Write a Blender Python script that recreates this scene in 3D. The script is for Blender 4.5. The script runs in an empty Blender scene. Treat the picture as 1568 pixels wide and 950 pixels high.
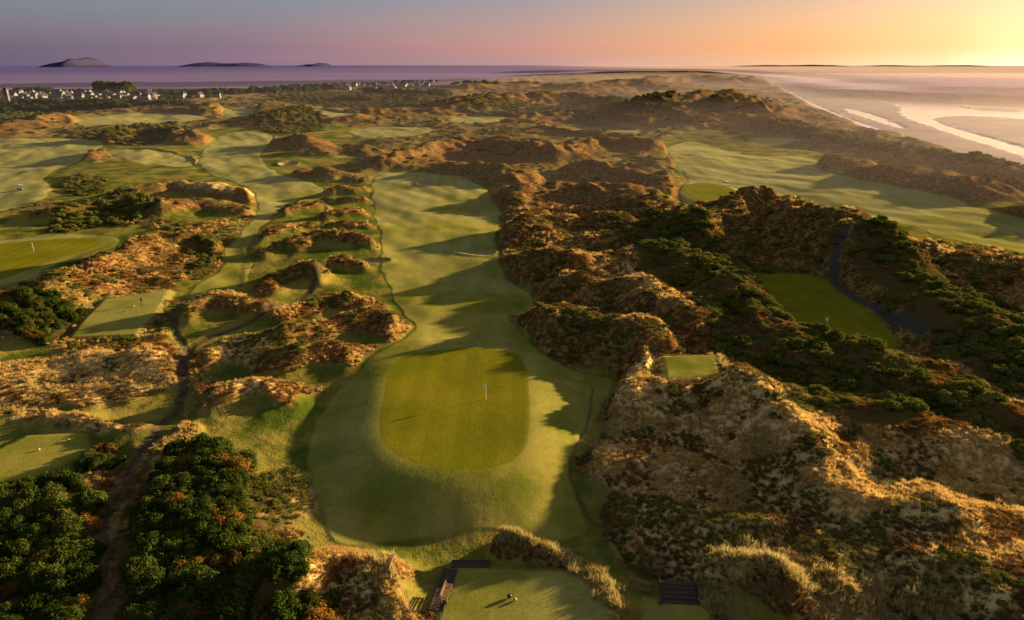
import bpy, bmesh, math, random
import numpy as np
from mathutils import Vector, Matrix
random.seed(3); RNG=np.random.default_rng(7)
scene=bpy.context.scene
# ---------------------------------------------------------------- image pixels projected onto the ground
PITCH=math.radians(19.6); CAMH=42.0; F=1059.0
cp,sp_=math.cos(PITCH),math.sin(PITCH)
def px_to_ground(u,v,z=0.0):
    """image pixel (u,v), projected through the camera -> world XY on level z (metres)"""
    a=(u-784)/F; b=-(v-475)/F
    d=(a,cp+b*sp_,-sp_+b*cp)
    t=(z-CAMH)/d[2]
    return (d[0]*t,d[1]*t)
def S(pts,z=0.0): return np.array([px_to_ground(u,v,z) for u,v in pts])
SUN_AZ=math.radians(61); SUN_EL=math.radians(9.5)
# ---------------------------------------------------------------- noise
def _h(ix,iy,seed):
    h=(ix.astype(np.int64)*374761393+iy.astype(np.int64)*668265263+seed*974634777)&0xffffffff
    h=((h^(h>>13))*1274126177)&0xffffffff
    return ((h^(h>>16))&0xffff)/65536.0*2*np.pi
def perlin(x,y,seed=0):
    x0=np.floor(x);y0=np.floor(y);fx=x-x0;fy=y-y0
    u=fx*fx*fx*(fx*(fx*6-15)+10);v=fy*fy*fy*(fy*(fy*6-15)+10)
    def g(dx,dy):
        a=_h(x0+dx,y0+dy,seed); return np.cos(a)*(fx-dx)+np.sin(a)*(fy-dy)
    a=g(0,0);b=g(1,0);c=g(0,1);d=g(1,1)
    return ((a+(b-a)*u)+((c+(d-c)*u)-(a+(b-a)*u))*v)*1.5
def sst(a,b,x):
    t=np.clip((x-a)/(b-a),0,1); return t*t*(3-2*t)
def fbm(x,y,wl,octv,seed,spc):
    s=0;a=1.0
    for i in range(octv):
        fade=sst(1.5,4.0,wl/spc); s=s+a*fade*perlin(x/wl+i*17.3,y/wl-i*9.1,seed+i); wl*=0.5;a*=0.5
    return s
def ridged(x,y,wl,octv,seed,spc):
    s=0;a=1.0
    for i in range(octv):
        fade=sst(1.5,4.0,wl/spc); p=perlin(x/wl+i*7.3,y/wl+i*3.1,seed+i); s=s+a*fade*(1-2.2*np.sqrt(p*p+.012)); wl*=0.5;a*=0.42
    return s
def poly_sdf(x,y,P,margin=25.0):
    out=np.full(x.shape,margin)
    m=(x>P[:,0].min()-margin)&(x<P[:,0].max()+margin)&(y>P[:,1].min()-margin)&(y<P[:,1].max()+margin)
    if not m.any(): return out
    px=x[m];py=y[m];d2=np.full(px.shape,1e18);ins=np.zeros(px.shape,bool)
    n=len(P)
    for i in range(n):
        ax,ay=P[i];bx,by=P[(i+1)%n];ex,ey=bx-ax,by-ay
        L=ex*ex+ey*ey+1e-9
        t=np.clip(((px-ax)*ex+(py-ay)*ey)/L,0,1)
        d2=np.minimum(d2,(px-ax-t*ex)**2+(py-ay-t*ey)**2)
        c=((ay>py)!=(by>py))&(px<(bx-ax)*(py-ay)/((by-ay) if by!=ay else 1e-9)+ax)
        ins^=c
    d=np.sqrt(d2);d=np.where(ins,-d,d);out[m]=np.minimum(d,margin)
    return out
def line_d(x,y,P,margin):
    out=np.full(x.shape,float(margin))
    m=(x>P[:,0].min()-margin)&(x<P[:,0].max()+margin)&(y>P[:,1].min()-margin)&(y<P[:,1].max()+margin)
    if not m.any(): return out
    px=x[m];py=y[m];d2=np.full(px.shape,1e18)
    for i in range(len(P)-1):
        ax,ay=P[i];bx,by=P[i+1];ex,ey=bx-ax,by-ay
        t=np.clip(((px-ax)*ex+(py-ay)*ey)/(ex*ex+ey*ey+1e-9),0,1)
        d2=np.minimum(d2,(px-ax-t*ex)**2+(py-ay-t*ey)**2)
    out[m]=np.minimum(np.sqrt(d2),margin); return out
def smooth_poly(P,it=2):
    P=np.array(P,float)
    for _ in range(it):
        Q=np.roll(P,-1,axis=0); P=np.stack([P*.75+Q*.25,P*.25+Q*.75],1).reshape(-1,2)
    return P
def smooth_line(P,it=2):
    P=np.array(P,float)
    for _ in range(it):
        a=P[:-1];b=P[1:]; Q=np.stack([a*.75+b*.25,a*.25+b*.75],1).reshape(-1,2)
        P=np.vstack([P[:1],Q,P[-1:]])
    return P
# ---------------------------------------------------------------- course layout, outlines in image pixels
MOWN=[
 [(640,500),(605,470),(590,440),(583,410),(580,380),(575,340),(572,300),(565,275),(600,262),(680,268),(735,282),(752,300),(765,330),(758,360),(762,395),(775,425),(800,442),(828,460),(815,476),(775,488),(790,515),(830,545),(860,562),(900,572),(935,576),(930,600),(908,640),(895,680),(872,720),(878,760),(900,790),(860,812),(760,815),(650,815),(560,830),(500,825),(470,780),(465,720),(478,660),(505,610),(560,565),(615,530)],
 [(300,262),(308,232),(340,205),(395,200),(425,215),(392,238),(415,268),(480,280),(500,292),(440,308),(405,340),(388,365),(380,410),(378,450),(335,465),(285,463),(300,440),(335,415),(352,380),(375,345),(400,320),(385,285)],
 [(-60,215),(90,208),(160,215),(150,235),(100,255),(60,270),(85,300),(40,320),(-60,335)],
 [(-60,375),(60,365),(150,360),(188,368),(170,385),(100,400),(50,425),(-60,455)],
 [(1030,300),(1062,272),(1030,255),(1020,222),(1060,212),(1110,228),(1150,243),(1225,240),(1262,250),(1240,258),(1300,274),(1390,292),(1450,302),(1500,320),(1600,345),(1640,400),(1500,382),(1440,362),(1400,345),(1330,330),(1280,318),(1230,300),(1180,298),(1130,305),(1080,320)],
 [(520,197),(600,192),(668,196),(650,210),(560,214)],
 [(680,182),(740,178),(820,182),(780,190),(700,192)],
 [(100,190),(200,172),(300,176),(340,185),(250,190),(150,197)],
 [(470,168),(560,178),(530,192),(490,182)],
 [(830,200),(900,192),(990,198),(960,208),(880,210)],
 [(650,225),(700,215),(720,222),(690,232)],
 [(150,232),(240,232),(300,245),(290,262),(200,250)],
 [(340,165),(400,160),(380,180),(345,185)],
 [(1130,215),(1200,210),(1260,218),(1200,224)],
]
GREENS=[
 [(586,625),(596,572),(620,549),(720,540),(786,545),(806,565),(811,610),(811,665),(803,700),(778,722),(730,730),(680,729),(622,716),(588,694),(580,662)],
 [(1150,422),(1200,419),(1262,424),(1290,450),(1335,480),(1368,515),(1378,540),(1340,542),(1270,525),(1215,498),(1180,455)],
 [(-40,378),(60,369),(140,365),(165,375),(90,398),(30,420),(-40,445)],
 [(1035,292),(1075,278),(1130,290),(1120,302),(1070,312)],
]
TEES=[ # polygon, level
 ([(160,458),(258,443),(240,478),(208,512),(108,517),(130,488)],1.2),
 ([(-30,700),(40,668),(136,663),(132,700),(60,728),(-30,742)],.9),
 ([(700,866),(930,880),(945,990),(655,990)],-.15),
 ([(1015,546),(1092,544),(1100,575),(1022,579)],2.6),
 ([(985,915),(1075,915),(1100,990),(985,990)],-.1),
]
TURF=[
 [(610,535),(560,555),(500,585),(450,630),(400,640),(330,600),(305,610),(270,680),(330,690),(420,715),(445,760),(440,810),(405,870),(470,870),(520,850),(600,860),(600,1000),(1330,1000),(1130,900),(1010,850),(930,800),(925,760),(935,700),(945,620),(950,578),(900,565),(860,550),(820,520),(780,480),(700,480)],
 [(-60,340),(60,325),(110,345),(260,350),(250,375),(150,400),(60,440),(0,455),(-60,460)],
 [(255,440),(300,430),(380,440),(400,460),(440,475),(330,505),(300,530),(250,545),(170,548),(60,548),(10,530),(-60,540),(-60,640),(0,640),(30,600),(60,565),(270,545),(262,500),(280,470)],
 [(-20,650),(200,625),(270,600),(290,640),(220,700),(150,760),(-40,760)],
 [(555,262),(560,450),(600,480),(640,470),(790,480),(840,465),(760,380),(765,300),(720,262)],
 [(60,230),(420,190),(560,190),(560,260),(430,330),(280,350),(60,330)],
 [(990,200),(1250,200),(1560,290),(1640,400),(1400,370),(1060,330)],
 [(380,340),(430,300),(560,270),(585,420),(640,490),(600,560),(440,600),(300,600),(290,520),(280,450),(370,440)],
]
GOLD=[
 [(-40,560),(120,548),(268,545),(275,600),(200,622),(60,640),(-40,650)],
 [(315,555),(340,535),(400,540),(405,580),(340,590)],
 [(330,610),(440,605),(440,650),(370,650)],
 [(930,590),(1010,575),(1120,600),(1230,640),(1330,700),(1620,720),(1700,1000),(1330,1000),(1130,895),(1010,845),(925,795),(930,700)],
 [(400,710),(445,735),(445,790),(420,800),(400,760)],
 [(430,880),(520,845),(600,855),(605,1000),(440,1000)],
 [(-40,640),(220,645),(215,680),(-40,668)],
 [(900,420),(1000,430),(1050,490),(1020,530),(950,470)],
 [(180,232),(340,225),(420,300),(330,310),(200,280)],
]
BROWN=[
 [(765,395),(840,385),(905,400),(950,440),(1040,500),(1010,560),(920,560),(830,520),(780,485),(870,470),(780,430)],
 [(770,290),(960,280),(1010,320),(990,345),(800,375),(770,340)],
 [(580,235),(700,208),(830,225),(840,245),(780,270),(620,262)],
 [(0,455),(150,400),(240,370),(340,365),(310,420),(180,440),(60,470)],
 [(1060,330),(1150,300),(1240,310),(1350,370),(1300,410),(1130,400)],
]
GORSE=[ # polygon, bush size, density per m2
 ([(-60,745),(60,740),(125,728),(165,780),(148,820),(152,880),(170,1000),(-60,1000)],2.0,.75),
 ([(205,765),(235,720),(290,688),(365,692),(388,745),(398,820),(412,860),(470,885),(505,1000),(195,1000),(200,880),(192,820)],2.0,.75),
 ([(15,485),(60,474),(115,482),(118,500),(70,528),(20,528)],1.9,.8),
 ([(128,692),(160,676),(190,690),(185,718),(150,728)],1.8,.8),
 ([(105,520),(250,513),(255,528),(110,545)],1.2,.6),
 ([(930,352),(990,338),(1060,358),(1120,400),(1160,440),(1200,490),(1240,520),(1320,540),(1400,560),(1450,590),(1640,660),(1640,740),(1480,685),(1400,665),(1375,690),(1300,655),(1240,620),(1180,575),(1090,530),(1055,470),(1010,430),(960,400)],1.9,.5),
 ([(1290,420),(1340,397),(1400,402),(1480,450),(1640,520),(1640,650),(1500,600),(1420,560),(1420,520),(1350,468)],1.9,.5),
 ([(90,278),(125,265),(160,272),(165,292),(110,302)],2.4,.25),
 ([(70,345),(120,310),(190,298),(255,312),(250,332),(150,345),(80,356)],2.2,.25),
 ([(-40,250),(40,258),(52,278),(-40,296)],2.6,.25),
 ([(270,372),(350,360),(345,385),(300,425),(270,420),(300,390)],1.6,.3),
 ([(110,203),(250,190),(305,203),(230,224),(165,220)],3.0,.08),
 ([(380,180),(470,170),(500,190),(480,205),(400,205)],3.0,.08),
 ([(1100,380),(1180,410),(1260,412),(1340,385),(1300,410),(1150,418)],1.6,.2),
 ([(-40,175),(100,165),(90,190),(-40,200)],3.2,.06),
 ([(400,140),(680,140),(700,165),(560,170),(420,155)],4,.02),
 ([(700,165),(1000,160),(1140,175),(1000,195),(720,178)],3,.03),
 ([(1180,190),(1300,205),(1420,230),(1560,262),(1620,300),(1400,250),(1200,210)],2.6,.06),
]
RIDGES=[ # crest points, height, half width (m)
 ([(440,475),(500,455),(565,458)],2.4,3.6),([(430,512),(520,488),(585,476),(612,492)],3.2,3.6),
 ([(320,550),(380,530),(410,545)],1.8,4),([(430,545),(500,532),(570,538)],2.4,3.6),([(350,615),(430,610)],1.4,4),
 ([(290,472),(340,458),(400,462)],2.5,3.4),([(405,430),(450,411),(490,414)],2.6,3.6),
 ([(455,375),(500,363),(560,368)],2.1,3.4),([(405,360),(470,348)],1.7,3.5),([(515,405),(560,405)],1.6,2.6),
 ([(440,318),(490,310)],1.8,4),([(510,290),(570,283)],1.8,3.8),([(500,325),(565,320)],1.8,3.8),([(510,345),(565,342)],1.6,3.4),
 ([(400,388),(440,380)],1.3,3),([(500,302),(568,300)],1.5,3),
 ([(20,460),(90,430),(160,402),(230,372)],4.0,6),([(240,370),(330,362),(345,372)],3.2,5),
 ([(445,264),(480,257),(515,262)],2.8,6),([(190,292),(270,280),(340,288),(425,294)],3.0,7),
 ([(250,312),(320,305),(390,316)],2.4,6),([(90,320),(180,300),(250,312)],3.0,7),
 ([(10,580),(100,562),(200,552),(265,560)],1.3,5),([(0,650),(100,640),(210,662)],1.0,3),
 ([(775,398),(840,385),(900,400)],4.0,6),([(790,480),(870,468),(940,486),(1020,540)],4.5,6),
 ([(900,430),(990,432),(1045,480)],4.0,7),([(860,388),(930,395),(1000,382)],3.5,7),
 ([(775,290),(870,276),(960,286),(1010,318)],4.5,11),([(800,345),(900,328),(990,340)],3.5,9),
 ([(1060,335),(1110,312),(1160,300)],7,11),([(1160,300),(1235,310),(1310,345),(1345,365)],8.0,12),
 ([(955,590),(1040,575),(1110,550)],3.6,5),([(1112,552),(1150,590),(1230,640)],4.2,7),
 ([(1230,610),(1380,650),(1500,690)],2.6,7),([(940,690),(1020,690),(1100,720)],1.8,6),([(1180,700),(1300,760),(1420,790)],1.9,7),
 ([(960,770),(1100,790),(1250,840)],1.5,5),([(1400,850),(1500,880),(1568,900)],1.8,5),([(1050,640),(1130,680)],1.2,5),
 ([(450,880),(520,853),(585,862)],2.2,3),([(772,822),(840,830),(905,855)],1.7,1.6),([(905,855),(940,890),(965,950)],3.2,1.8),
 ([(1090,895),(1120,940)],2.6,1.8),([(1120,850),(1200,885)],2.4,2.5),
 ([(940,360),(1040,390),(1120,430)],3.0,8),([(1120,440),(1200,510),(1320,550)],3,8),([(1330,555),(1450,600),(1600,660)],2.6,8),
 ([(1400,375),(1500,395),(1620,430)],4,10),([(1320,410),(1420,450),(1600,540)],3,9),([(1400,470),(1560,560)],2,8),
 ([(590,240),(640,225),(700,215)],5,10),([(700,212),(770,210),(830,228)],6,11),([(600,258),(700,250),(790,262)],4,9),
 ([(850,232),(900,215),(990,218)],5,12),([(900,250),(1000,262)],4,9),([(1020,245),(1060,240)],3,9),([(1130,285),(1170,276),(1205,282)],3,7),
 ([(960,290),(1040,280)],3,8),([(1280,262),(1400,262),(1500,285)],4,12),([(1480,310),(1600,320)],4,12),
 ([(140,235),(200,222),(280,240)],3,9),([(380,215),(430,205),(470,215)],5,12),([(490,225),(560,222)],4,10),
 ([(160,205),(230,195),(300,205)],5,14),([(0,195),(80,180),(160,182)],4,16),
 ([(400,180),(470,168),(540,175)],6,22),([(560,170),(680,165)],6,24),
 ([(690,156),(760,148),(850,142),(930,150)],10,40),([(1000,157),(1060,142),(1110,138),(1150,158)],13,34),
 ([(900,128),(960,123),(1010,128)],11,60),([(720,130),(830,127),(880,131)],9,60),([(1010,118),(1070,115),(1140,121)],11,80),
 ([(800,175),(900,167),(1000,178)],6,24),([(1060,180),(1150,177),(1230,195)],6,26),([(1240,205),(1340,215),(1440,240),(1560,268)],5,16),
 ([(1180,235),(1240,240),(1300,245)],4,10),([(560,150),(640,150)],5,30),([(300,165),(400,158)],5,28),([(850,195),(960,205)],4,15),
]
PATHS=[ # line, half width, tone
 ([(178,1000),(160,880),(155,820),(180,770),(215,710),(250,660),(278,620),(288,580),(284,545),(310,528),(380,502),(440,472),(480,445),(500,425)],.6,.9),
 ([(170,960),(185,880),(195,800),(235,715)],.22,.6),
 ([(284,545),(268,520),(262,490),(280,462)],.5,.9),
 ([(288,610),(330,640),(390,670),(450,700)],.2,.4),
 ([(368,440),(378,390),(395,355),(420,335)],.4,.45),
 ([(470,385),(488,355),(497,320)],.45,.7),
 ([(567,440),(570,400),(568,350),(566,300)],.5,.4),
 ([(745,285),(775,320),(768,370),(765,410),(790,435),(830,455),(825,475)],.7,.35),
 ([(908,592),(902,650),(870,712),(880,765),(930,803),(1000,852),(1100,890),(1200,915),(1420,945)],.14,.55),
 ([(1412,525),(1382,505),(1340,475),(1300,455),(1275,432),(1273,418),(1310,405),(1345,388),(1355,370),(1340,350),(1290,325)],.8,1.5),
]
BUNK=[[(690,386),(722,387),(757,388),(752,395),(718,393)],[(545,402),(598,400),(590,406),(552,408)],[(640,282),(665,281),(662,286),(642,287)],[(1205,306),(1232,308),(1228,313),(1208,312)],[(425,252),(455,250),(452,256),(430,257)]]
mown_w=[smooth_poly(S(p)) for p in MOWN]
green_w=[smooth_poly(S(p,1.0 if i==0 else 0)) for i,p in enumerate(GREENS)]
tee_w=[(S(p,l),l) for p,l in TEES]
turf_w=[smooth_poly(S(p),1) for p in TURF]; gold_w=[smooth_poly(S(p),1) for p in GOLD]; brown_w=[smooth_poly(S(p,1.5),1) for p in BROWN]
gorse_w=[(smooth_poly(S(p,1.0),1),s,d) for p,s,d in GORSE]
ridge_w=[(smooth_line(S(p,h)),h,w) for p,h,w in RIDGES]
path_w=[(smooth_line(S(p)),w,t) for p,w,t in PATHS]
bunk_w=[smooth_poly(S(p)) for p in BUNK]
LAND=np.vstack([S([(-1500,150),(-300,140),(0,136),(400,132),(700,122),(960,111),(1060,110),(1160,121),(1205,143),(1250,168),(1330,196),(1430,224),(1500,243),(1568,263),(1800,320)]),np.array([[700,120],[900,-600],[-3000,-600]])])
WATER=[smooth_poly(S(p,-5),1) for p in [
 [(1212,140),(1222,148),(1255,163),(1300,182),(1360,203),(1430,229),(1412,229),(1340,209),(1290,192),(1240,172),(1210,154)],
 [(1250,126),(1275,130),(1285,140),(1340,152),(1385,163),(1380,178),(1430,196),(1500,218),(1568,240),(1700,280),(1700,262),(1568,226),(1500,207),(1440,190),(1425,180),(1480,178),(1568,182),(1700,200),(2000,215),(2000,150),(1700,118),(1500,108),(1200,106),(1150,110),(1210,122)],
 [(1300,166),(1345,178),(1390,196),(1380,198),(1335,184),(1296,170)],
]]
SANDB=[smooth_poly(S(p,-5),1) for p in [[(1380,140),(1420,138),(1500,152),(1420,150)],[(1290,128),(1360,136),(1420,148),(1340,142)],[(1450,160),(1520,164),(1620,172),(1500,170)],[(1480,128),(1620,134),(1640,142),(1520,136)]]]

def terrain(x,y):
    r=np.hypot(x,y); spc=np.maximum(.25,r*.0038)
    wx=fbm(x,y,14,3,50,spc); wy=fbm(x,y,14,3,60,spc)
    WX=fbm(x,y,110,2,55,spc); WY=fbm(x,y,110,2,65,spc)
    ew=fbm(x,y,5,2,70,spc)
    sm=np.full(x.shape,25.0)
    for P in mown_w: sm=np.minimum(sm,poly_sdf(x+wx*1.2,y+wy*1.2,P))
    gs=[poly_sdf(x,y,P) for P in green_w]; sg=np.minimum.reduce(gs)
    ts=[poly_sdf(x,y,P) for P,l in tee_w]; st=np.minimum.reduce(ts)
    flat=np.minimum(np.minimum(sm,sg),st)
    turf=np.zeros(x.shape)
    for P in turf_w: turf=np.maximum(turf,sst(1.5,-1.5,poly_sdf(x+wx*4,y+wy*4,P)+ew*2))
    gold=np.zeros(x.shape)
    for P in gold_w: gold=np.maximum(gold,sst(2,-2,poly_sdf(x+wx*3,y+wy*3,P)+ew*2))
    brown=np.zeros(x.shape)
    for P in brown_w: brown=np.maximum(brown,sst(2.5,-2.5,poly_sdf(x+wx*3,y+wy*3,P)+ew*2.5))
    gorse=np.zeros(x.shape)
    for P,s,d in gorse_w: gorse=np.maximum(gorse,sst(.8,-.8,poly_sdf(x+wx*2,y+wy*2,P)+ew*2))
    rid=np.zeros(x.shape)
    for P,h,w in ridge_w:
        k=min(w*.5,4.0); K=max(0,(w-12))*.8
        d=line_d(x+wx*k+WX*K,y+wy*k+WY*K,P,w*2.6)
        rid+= (h*np.exp(-(d/w)**2*1.25)*(d<w*2.55))**3
    rid=np.cbrt(rid)
    rcov=sst(.55,1.15,rid+ew*.3)*sst(.2,1.2,flat)
    turf=turf*(1-rcov*(1-gorse)); brown=np.maximum(brown,rcov*(1-gold)*(1-gorse)*.9)
    landd=poly_sdf(x,y,LAND,200.0)+wx*4
    rough=sst(0.1,3.0,flat); rough2=sst(0,9,flat)
    softturf=1-.72*turf
    farA=1+1.3*sst(220,900,r)
    west=sst(-250,-500,x)*sst(600,900,r)
    big=fbm(x,y,120,2,11,spc)*1.6*farA*(1-.6*west)
    dn=(ridged(x+wx*6,y+wy*6,34,3,21,spc)*.9+.2)*farA*(1-.7*west)
    rid=rid*(1+.26*fbm(x,y,7,2,31,spc)+.2*fbm(x,y,30,2,33,spc))
    tuft=ridged(x,y,3.2,4,41,spc)*.14+fbm(x,y,1.1,2,45,spc)*.10
    z=big+rough2*softturf*dn+rough*rid+rough*(1-.75*turf)*tuft*(1+gold*.6)
    ca,sa=math.cos(.5),math.sin(.5); X=x*ca+y*sa; Y=-x*sa+y*ca
    und=fbm(X/.9,Y/1.9,13,2,81,spc)*.42+fbm(x,y,34,1,85,spc)*.45
    z=z+(1-rough2)*und*sst(-1,6,np.minimum(sg,st))
    lvl=[1.8,0.2,0.2,0.2]
    for i,g in enumerate(gs):
        wd=11 if i==0 else 5
        m=sst(wd,-.5,g); z=z*(1-m)+m*(lvl[i]+.12*fbm(x,y,14,1,91,spc))
    for i,((P,l),t) in enumerate(zip(tee_w,ts)):
        m=sst(3.5 if i==3 else 1.3,0,t); z=z*(1-m)+m*l
    bunk=np.zeros(x.shape)
    for P in bunk_w:
        d=poly_sdf(x,y,P,6.); z=z-.9*sst(.6,-.8,d)+.35*sst(2.5,.4,d)*sst(-.2,.6,d); bunk=np.maximum(bunk,sst(.3,-.1,d))
    path=np.zeros(x.shape); tar=np.zeros(x.shape)
    for P,w,t in path_w:
        d=line_d(x+ew*.4,y+ew*.4,P,12)
        m=sst(w*1.5+.12,w*.6,d)
        if t>1.2: tar=np.maximum(tar,m)
        else: path=np.maximum(path,m*t)
        if t>.5: z=z-m*.12
    sw=np.full(x.shape,25.0)
    for P in WATER: sw=np.minimum(sw,poly_sdf(x+wx*3,y+wy*3,P))
    for P in SANDB: sw=np.maximum(sw,-poly_sdf(x+wx*5,y+wy*5,P))
    bz=-4.5+.3*fbm(x,y,60,2,95,spc)-1.3*sst(3,-3,sw)
    seaall=sst(3300,3600,r)+sst(-60,-120,x)*sst(1100,1250,y)
    bz=bz-2*np.clip(seaall,0,1)
    edge=sst(18,-6,landd); z=z*edge+bz*(1-edge)
    sand=sst(2,9,landd)
    foam=np.exp(-((sw-.6)/(1.0+r*.0012))**2)*sand*np.clip(.55+1.1*fbm(x,y,30,2,99,spc),0,1)
    frost_haze=np.clip(.0+.9*sst(110,300,r)+.6*fbm(x,y,25,3,97,spc),0,1)  # dew-pale tone; its rise with distance paints haze into the ground colour
    return dict(z=z,mown=sst(.35,-.35,np.minimum(sm,st)),green=sst(.15,-.15,sg),turf=turf,path=path,tar=tar,gold=gold,brown=brown,gorse=gorse,sand=sand,frost_haze=frost_haze,flat=flat,rid=rid,land=landd,r=r,bunk=bunk,foam=foam)
def gz(x,y):
    return float(terrain(np.array([float(x)]),np.array([float(y)]))['z'][0])
# ---------------------------------------------------------------- material helpers
def newmat(name):
    m=bpy.data.materials.new(name); m.use_nodes=True; nt=m.node_tree; nt.nodes.clear()
    out=nt.nodes.new('ShaderNodeOutputMaterial'); return m,nt,out
class NB:
    def __init__(s,nt): s.nt=nt
    def n(s,t,**k):
        n=s.nt.nodes.new(t)
        for a,b in k.items(): setattr(n,a,b)
        return n
    def l(s,a,b): s.nt.links.new(a,b)
    def put(s,sock,v):
        if isinstance(v,bpy.types.NodeSocket): s.l(v,sock)
        else: sock.default_value=v if not isinstance(v,tuple) else ((*v,1) if len(v)==3 and sock.type=='RGBA' else v)
    def mix(s,f,a,b,mode='MIX'):
        n=s.n('ShaderNodeMix',data_type='RGBA',blend_type=mode)
        s.put(n.inputs[0],f);s.put(n.inputs[6],a);s.put(n.inputs[7],b); return n.outputs[2]
    def noise(s,vec,scale,detail=4,rough=.55):
        n=s.n('ShaderNodeTexNoise'); n.inputs['Scale'].default_value=scale;n.inputs['Detail'].default_value=detail;n.inputs['Roughness'].default_value=rough
        if vec is not None: s.l(vec,n.inputs['Vector'])
        return n.outputs[0]
    def ramp(s,f,a,b,v0=0.,v1=1.):
        n=s.n('ShaderNodeMapRange',interpolation_type='SMOOTHSTEP'); s.put(n.inputs[0],f)
        n.inputs[1].default_value=a;n.inputs[2].default_value=b;n.inputs[3].default_value=v0;n.inputs[4].default_value=v1; return n.outputs[0]
    def math(s,op,a,b=0.):
        n=s.n('ShaderNodeMath',operation=op); s.put(n.inputs[0],a);s.put(n.inputs[1],b); return n.outputs[0]
def simple(name,col,rough=.7,var=.15,scale=3.,metal=0.,spec=.3):
    m,nt,out=newmat(name);b=NB(nt); g=b.n('ShaderNodeNewGeometry')
    f=b.noise(g.outputs['Position'],scale,3)
    c=b.mix(f,tuple(x*(1-var) for x in col),tuple(min(1,x*(1+var)) for x in col))
    p=b.n('ShaderNodeBsdfPrincipled'); b.l(c,p.inputs['Base Color']);p.inputs['Roughness'].default_value=rough;p.inputs['Metallic'].default_value=metal;p.inputs['Specular IOR Level'].default_value=spec
    b.l(p.outputs[0],out.inputs[0]); return m
def terrain_material():
    m,nt,out=newmat('links_ground');b=NB(nt)
    geo=b.n('ShaderNodeNewGeometry');pos=geo.outputs['Position']
    def att(nm):
        a=b.n('ShaderNodeAttribute',attribute_name=nm); s=b.n('ShaderNodeSeparateColor'); b.l(a.outputs['Color'],s.inputs[0]); return s.outputs[0],s.outputs[1],s.outputs[2]
    mown,green,turf=att('mA');path,tar,sand=att('mB');gold,brown,gorse=att('mC');frost_haze,bunk,foam=att('mD')
    n1=b.noise(pos,.12,4,.6);n2=b.noise(pos,.9,4,.65);n3=b.noise(pos,4.,3,.6);n0=b.noise(pos,.035,3,.6)
    rough=b.mix(b.ramp(n1,.4,.6),(.16,.08,.026),(.09,.11,.022))
    rough=b.mix(b.ramp(n2,.44,.7,0,.75),rough,(.44,.30,.10))
    rough=b.mix(b.math('MULTIPLY',b.ramp(n1,.5,.68),b.math('MULTIPLY',frost_haze,.5)),rough,(.36,.27,.11))
    g=b.mix(b.ramp(n2,.36,.6),(.30,.18,.055),(.70,.50,.19))
    g=b.mix(b.ramp(n1,.5,.64,0,.7),g,(.15,.10,.03))
    rough=b.mix(gold,rough,g)
    br=b.mix(b.ramp(n2,.45,.7,0,.85),(.15,.064,.022),(.44,.27,.08))
    br=b.mix(b.ramp(n1,.5,.65,0,.55),br,(.09,.085,.022))
    rough=b.mix(b.math('MULTIPLY',brown,.85),rough,br)
    tf=b.mix(b.ramp(n1,.38,.62),(.075,.11,.013),(.28,.22,.045))
    tf=b.mix(b.ramp(n2,.45,.75,0,.6),tf,(.14,.14,.025))
    rough=b.mix(turf,rough,tf)
    rough=b.mix(gorse,rough,(.10,.07,.02))
    sx=b.n('ShaderNodeSeparateXYZ');b.l(pos,sx.inputs[0])
    fw=b.mix(b.ramp(n1,.36,.62),(.17,.185,.02),(.33,.285,.055))
    fw=b.mix(b.math('MULTIPLY',b.ramp(n0,.42,.6),.4),fw,(.37,.33,.09))
    fw=b.mix(b.math('MULTIPLY',frost_haze,.8),fw,(.42,.38,.15))
    fw=b.mix(b.ramp(n2,.4,.8,0,.4),fw,(.15,.155,.025))
    fs=b.ramp(b.math('SINE',b.math('ADD',b.math('MULTIPLY',sx.outputs[0],1.15),b.math('MULTIPLY',n0,14.))),-.5,.5)
    fw=b.mix(b.math('MULTIPLY',fs,.16),fw,(.10,.13,.012))
    st=b.ramp(b.math('SINE',b.math('MULTIPLY',sx.outputs[0],1.9)),-.4,.4)
    gr=b.mix(b.ramp(n1,.3,.7),(.16,.165,.009),(.24,.21,.014))
    gr=b.mix(b.math('MULTIPLY',st,.22),gr,(.115,.125,.007))
    gr=b.mix(b.ramp(n2,.5,.8,0,.35),gr,(.12,.12,.01))
    c=b.mix(mown,rough,fw);c=b.mix(green,c,gr)
    c=b.mix(path,c,b.mix(b.ramp(n2,.3,.7),(.05,.035,.022),(.14,.095,.055)))
    c=b.mix(tar,c,b.mix(n3,(.06,.055,.05),(.10,.085,.075)))
    sd=b.mix(b.ramp(n0,.4,.6),(.11,.066,.048),(.21,.125,.08))
    c=b.mix(sand,c,sd);c=b.mix(foam,c,(.80,.76,.70));c=b.mix(bunk,c,(.40,.31,.20))
    c=b.mix(b.ramp(n3,.3,.7,0,.4),c,b.mix(1.,c,(.5,.5,.5),'MULTIPLY'))
    p=b.n('ShaderNodeBsdfPrincipled');b.l(c,p.inputs['Base Color'])
    b.l(b.mix(sand,(.9,.9,.9),(.45,.45,.45)),p.inputs['Roughness'])
    b.l(b.math('MULTIPLY',sand,.3),p.inputs['Specular IOR Level'])
    bp=b.n('ShaderNodeBump');bp.inputs['Strength'].default_value=.7
    hh=b.math('ADD',b.math('MULTIPLY',n2,.5),b.math('MULTIPLY',n3,.22))
    amt=b.math('SUBTRACT',1.0,b.math('MULTIPLY',b.math('MAXIMUM',b.math('MAXIMUM',mown,green),sand),.82))
    b.l(b.math('MULTIPLY',hh,amt),bp.inputs['Height']);bp.inputs['Distance'].default_value=.5
    b.l(bp.outputs[0],p.inputs['Normal'])
    b.l(p.outputs[0],out.inputs[0]);return m
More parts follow.
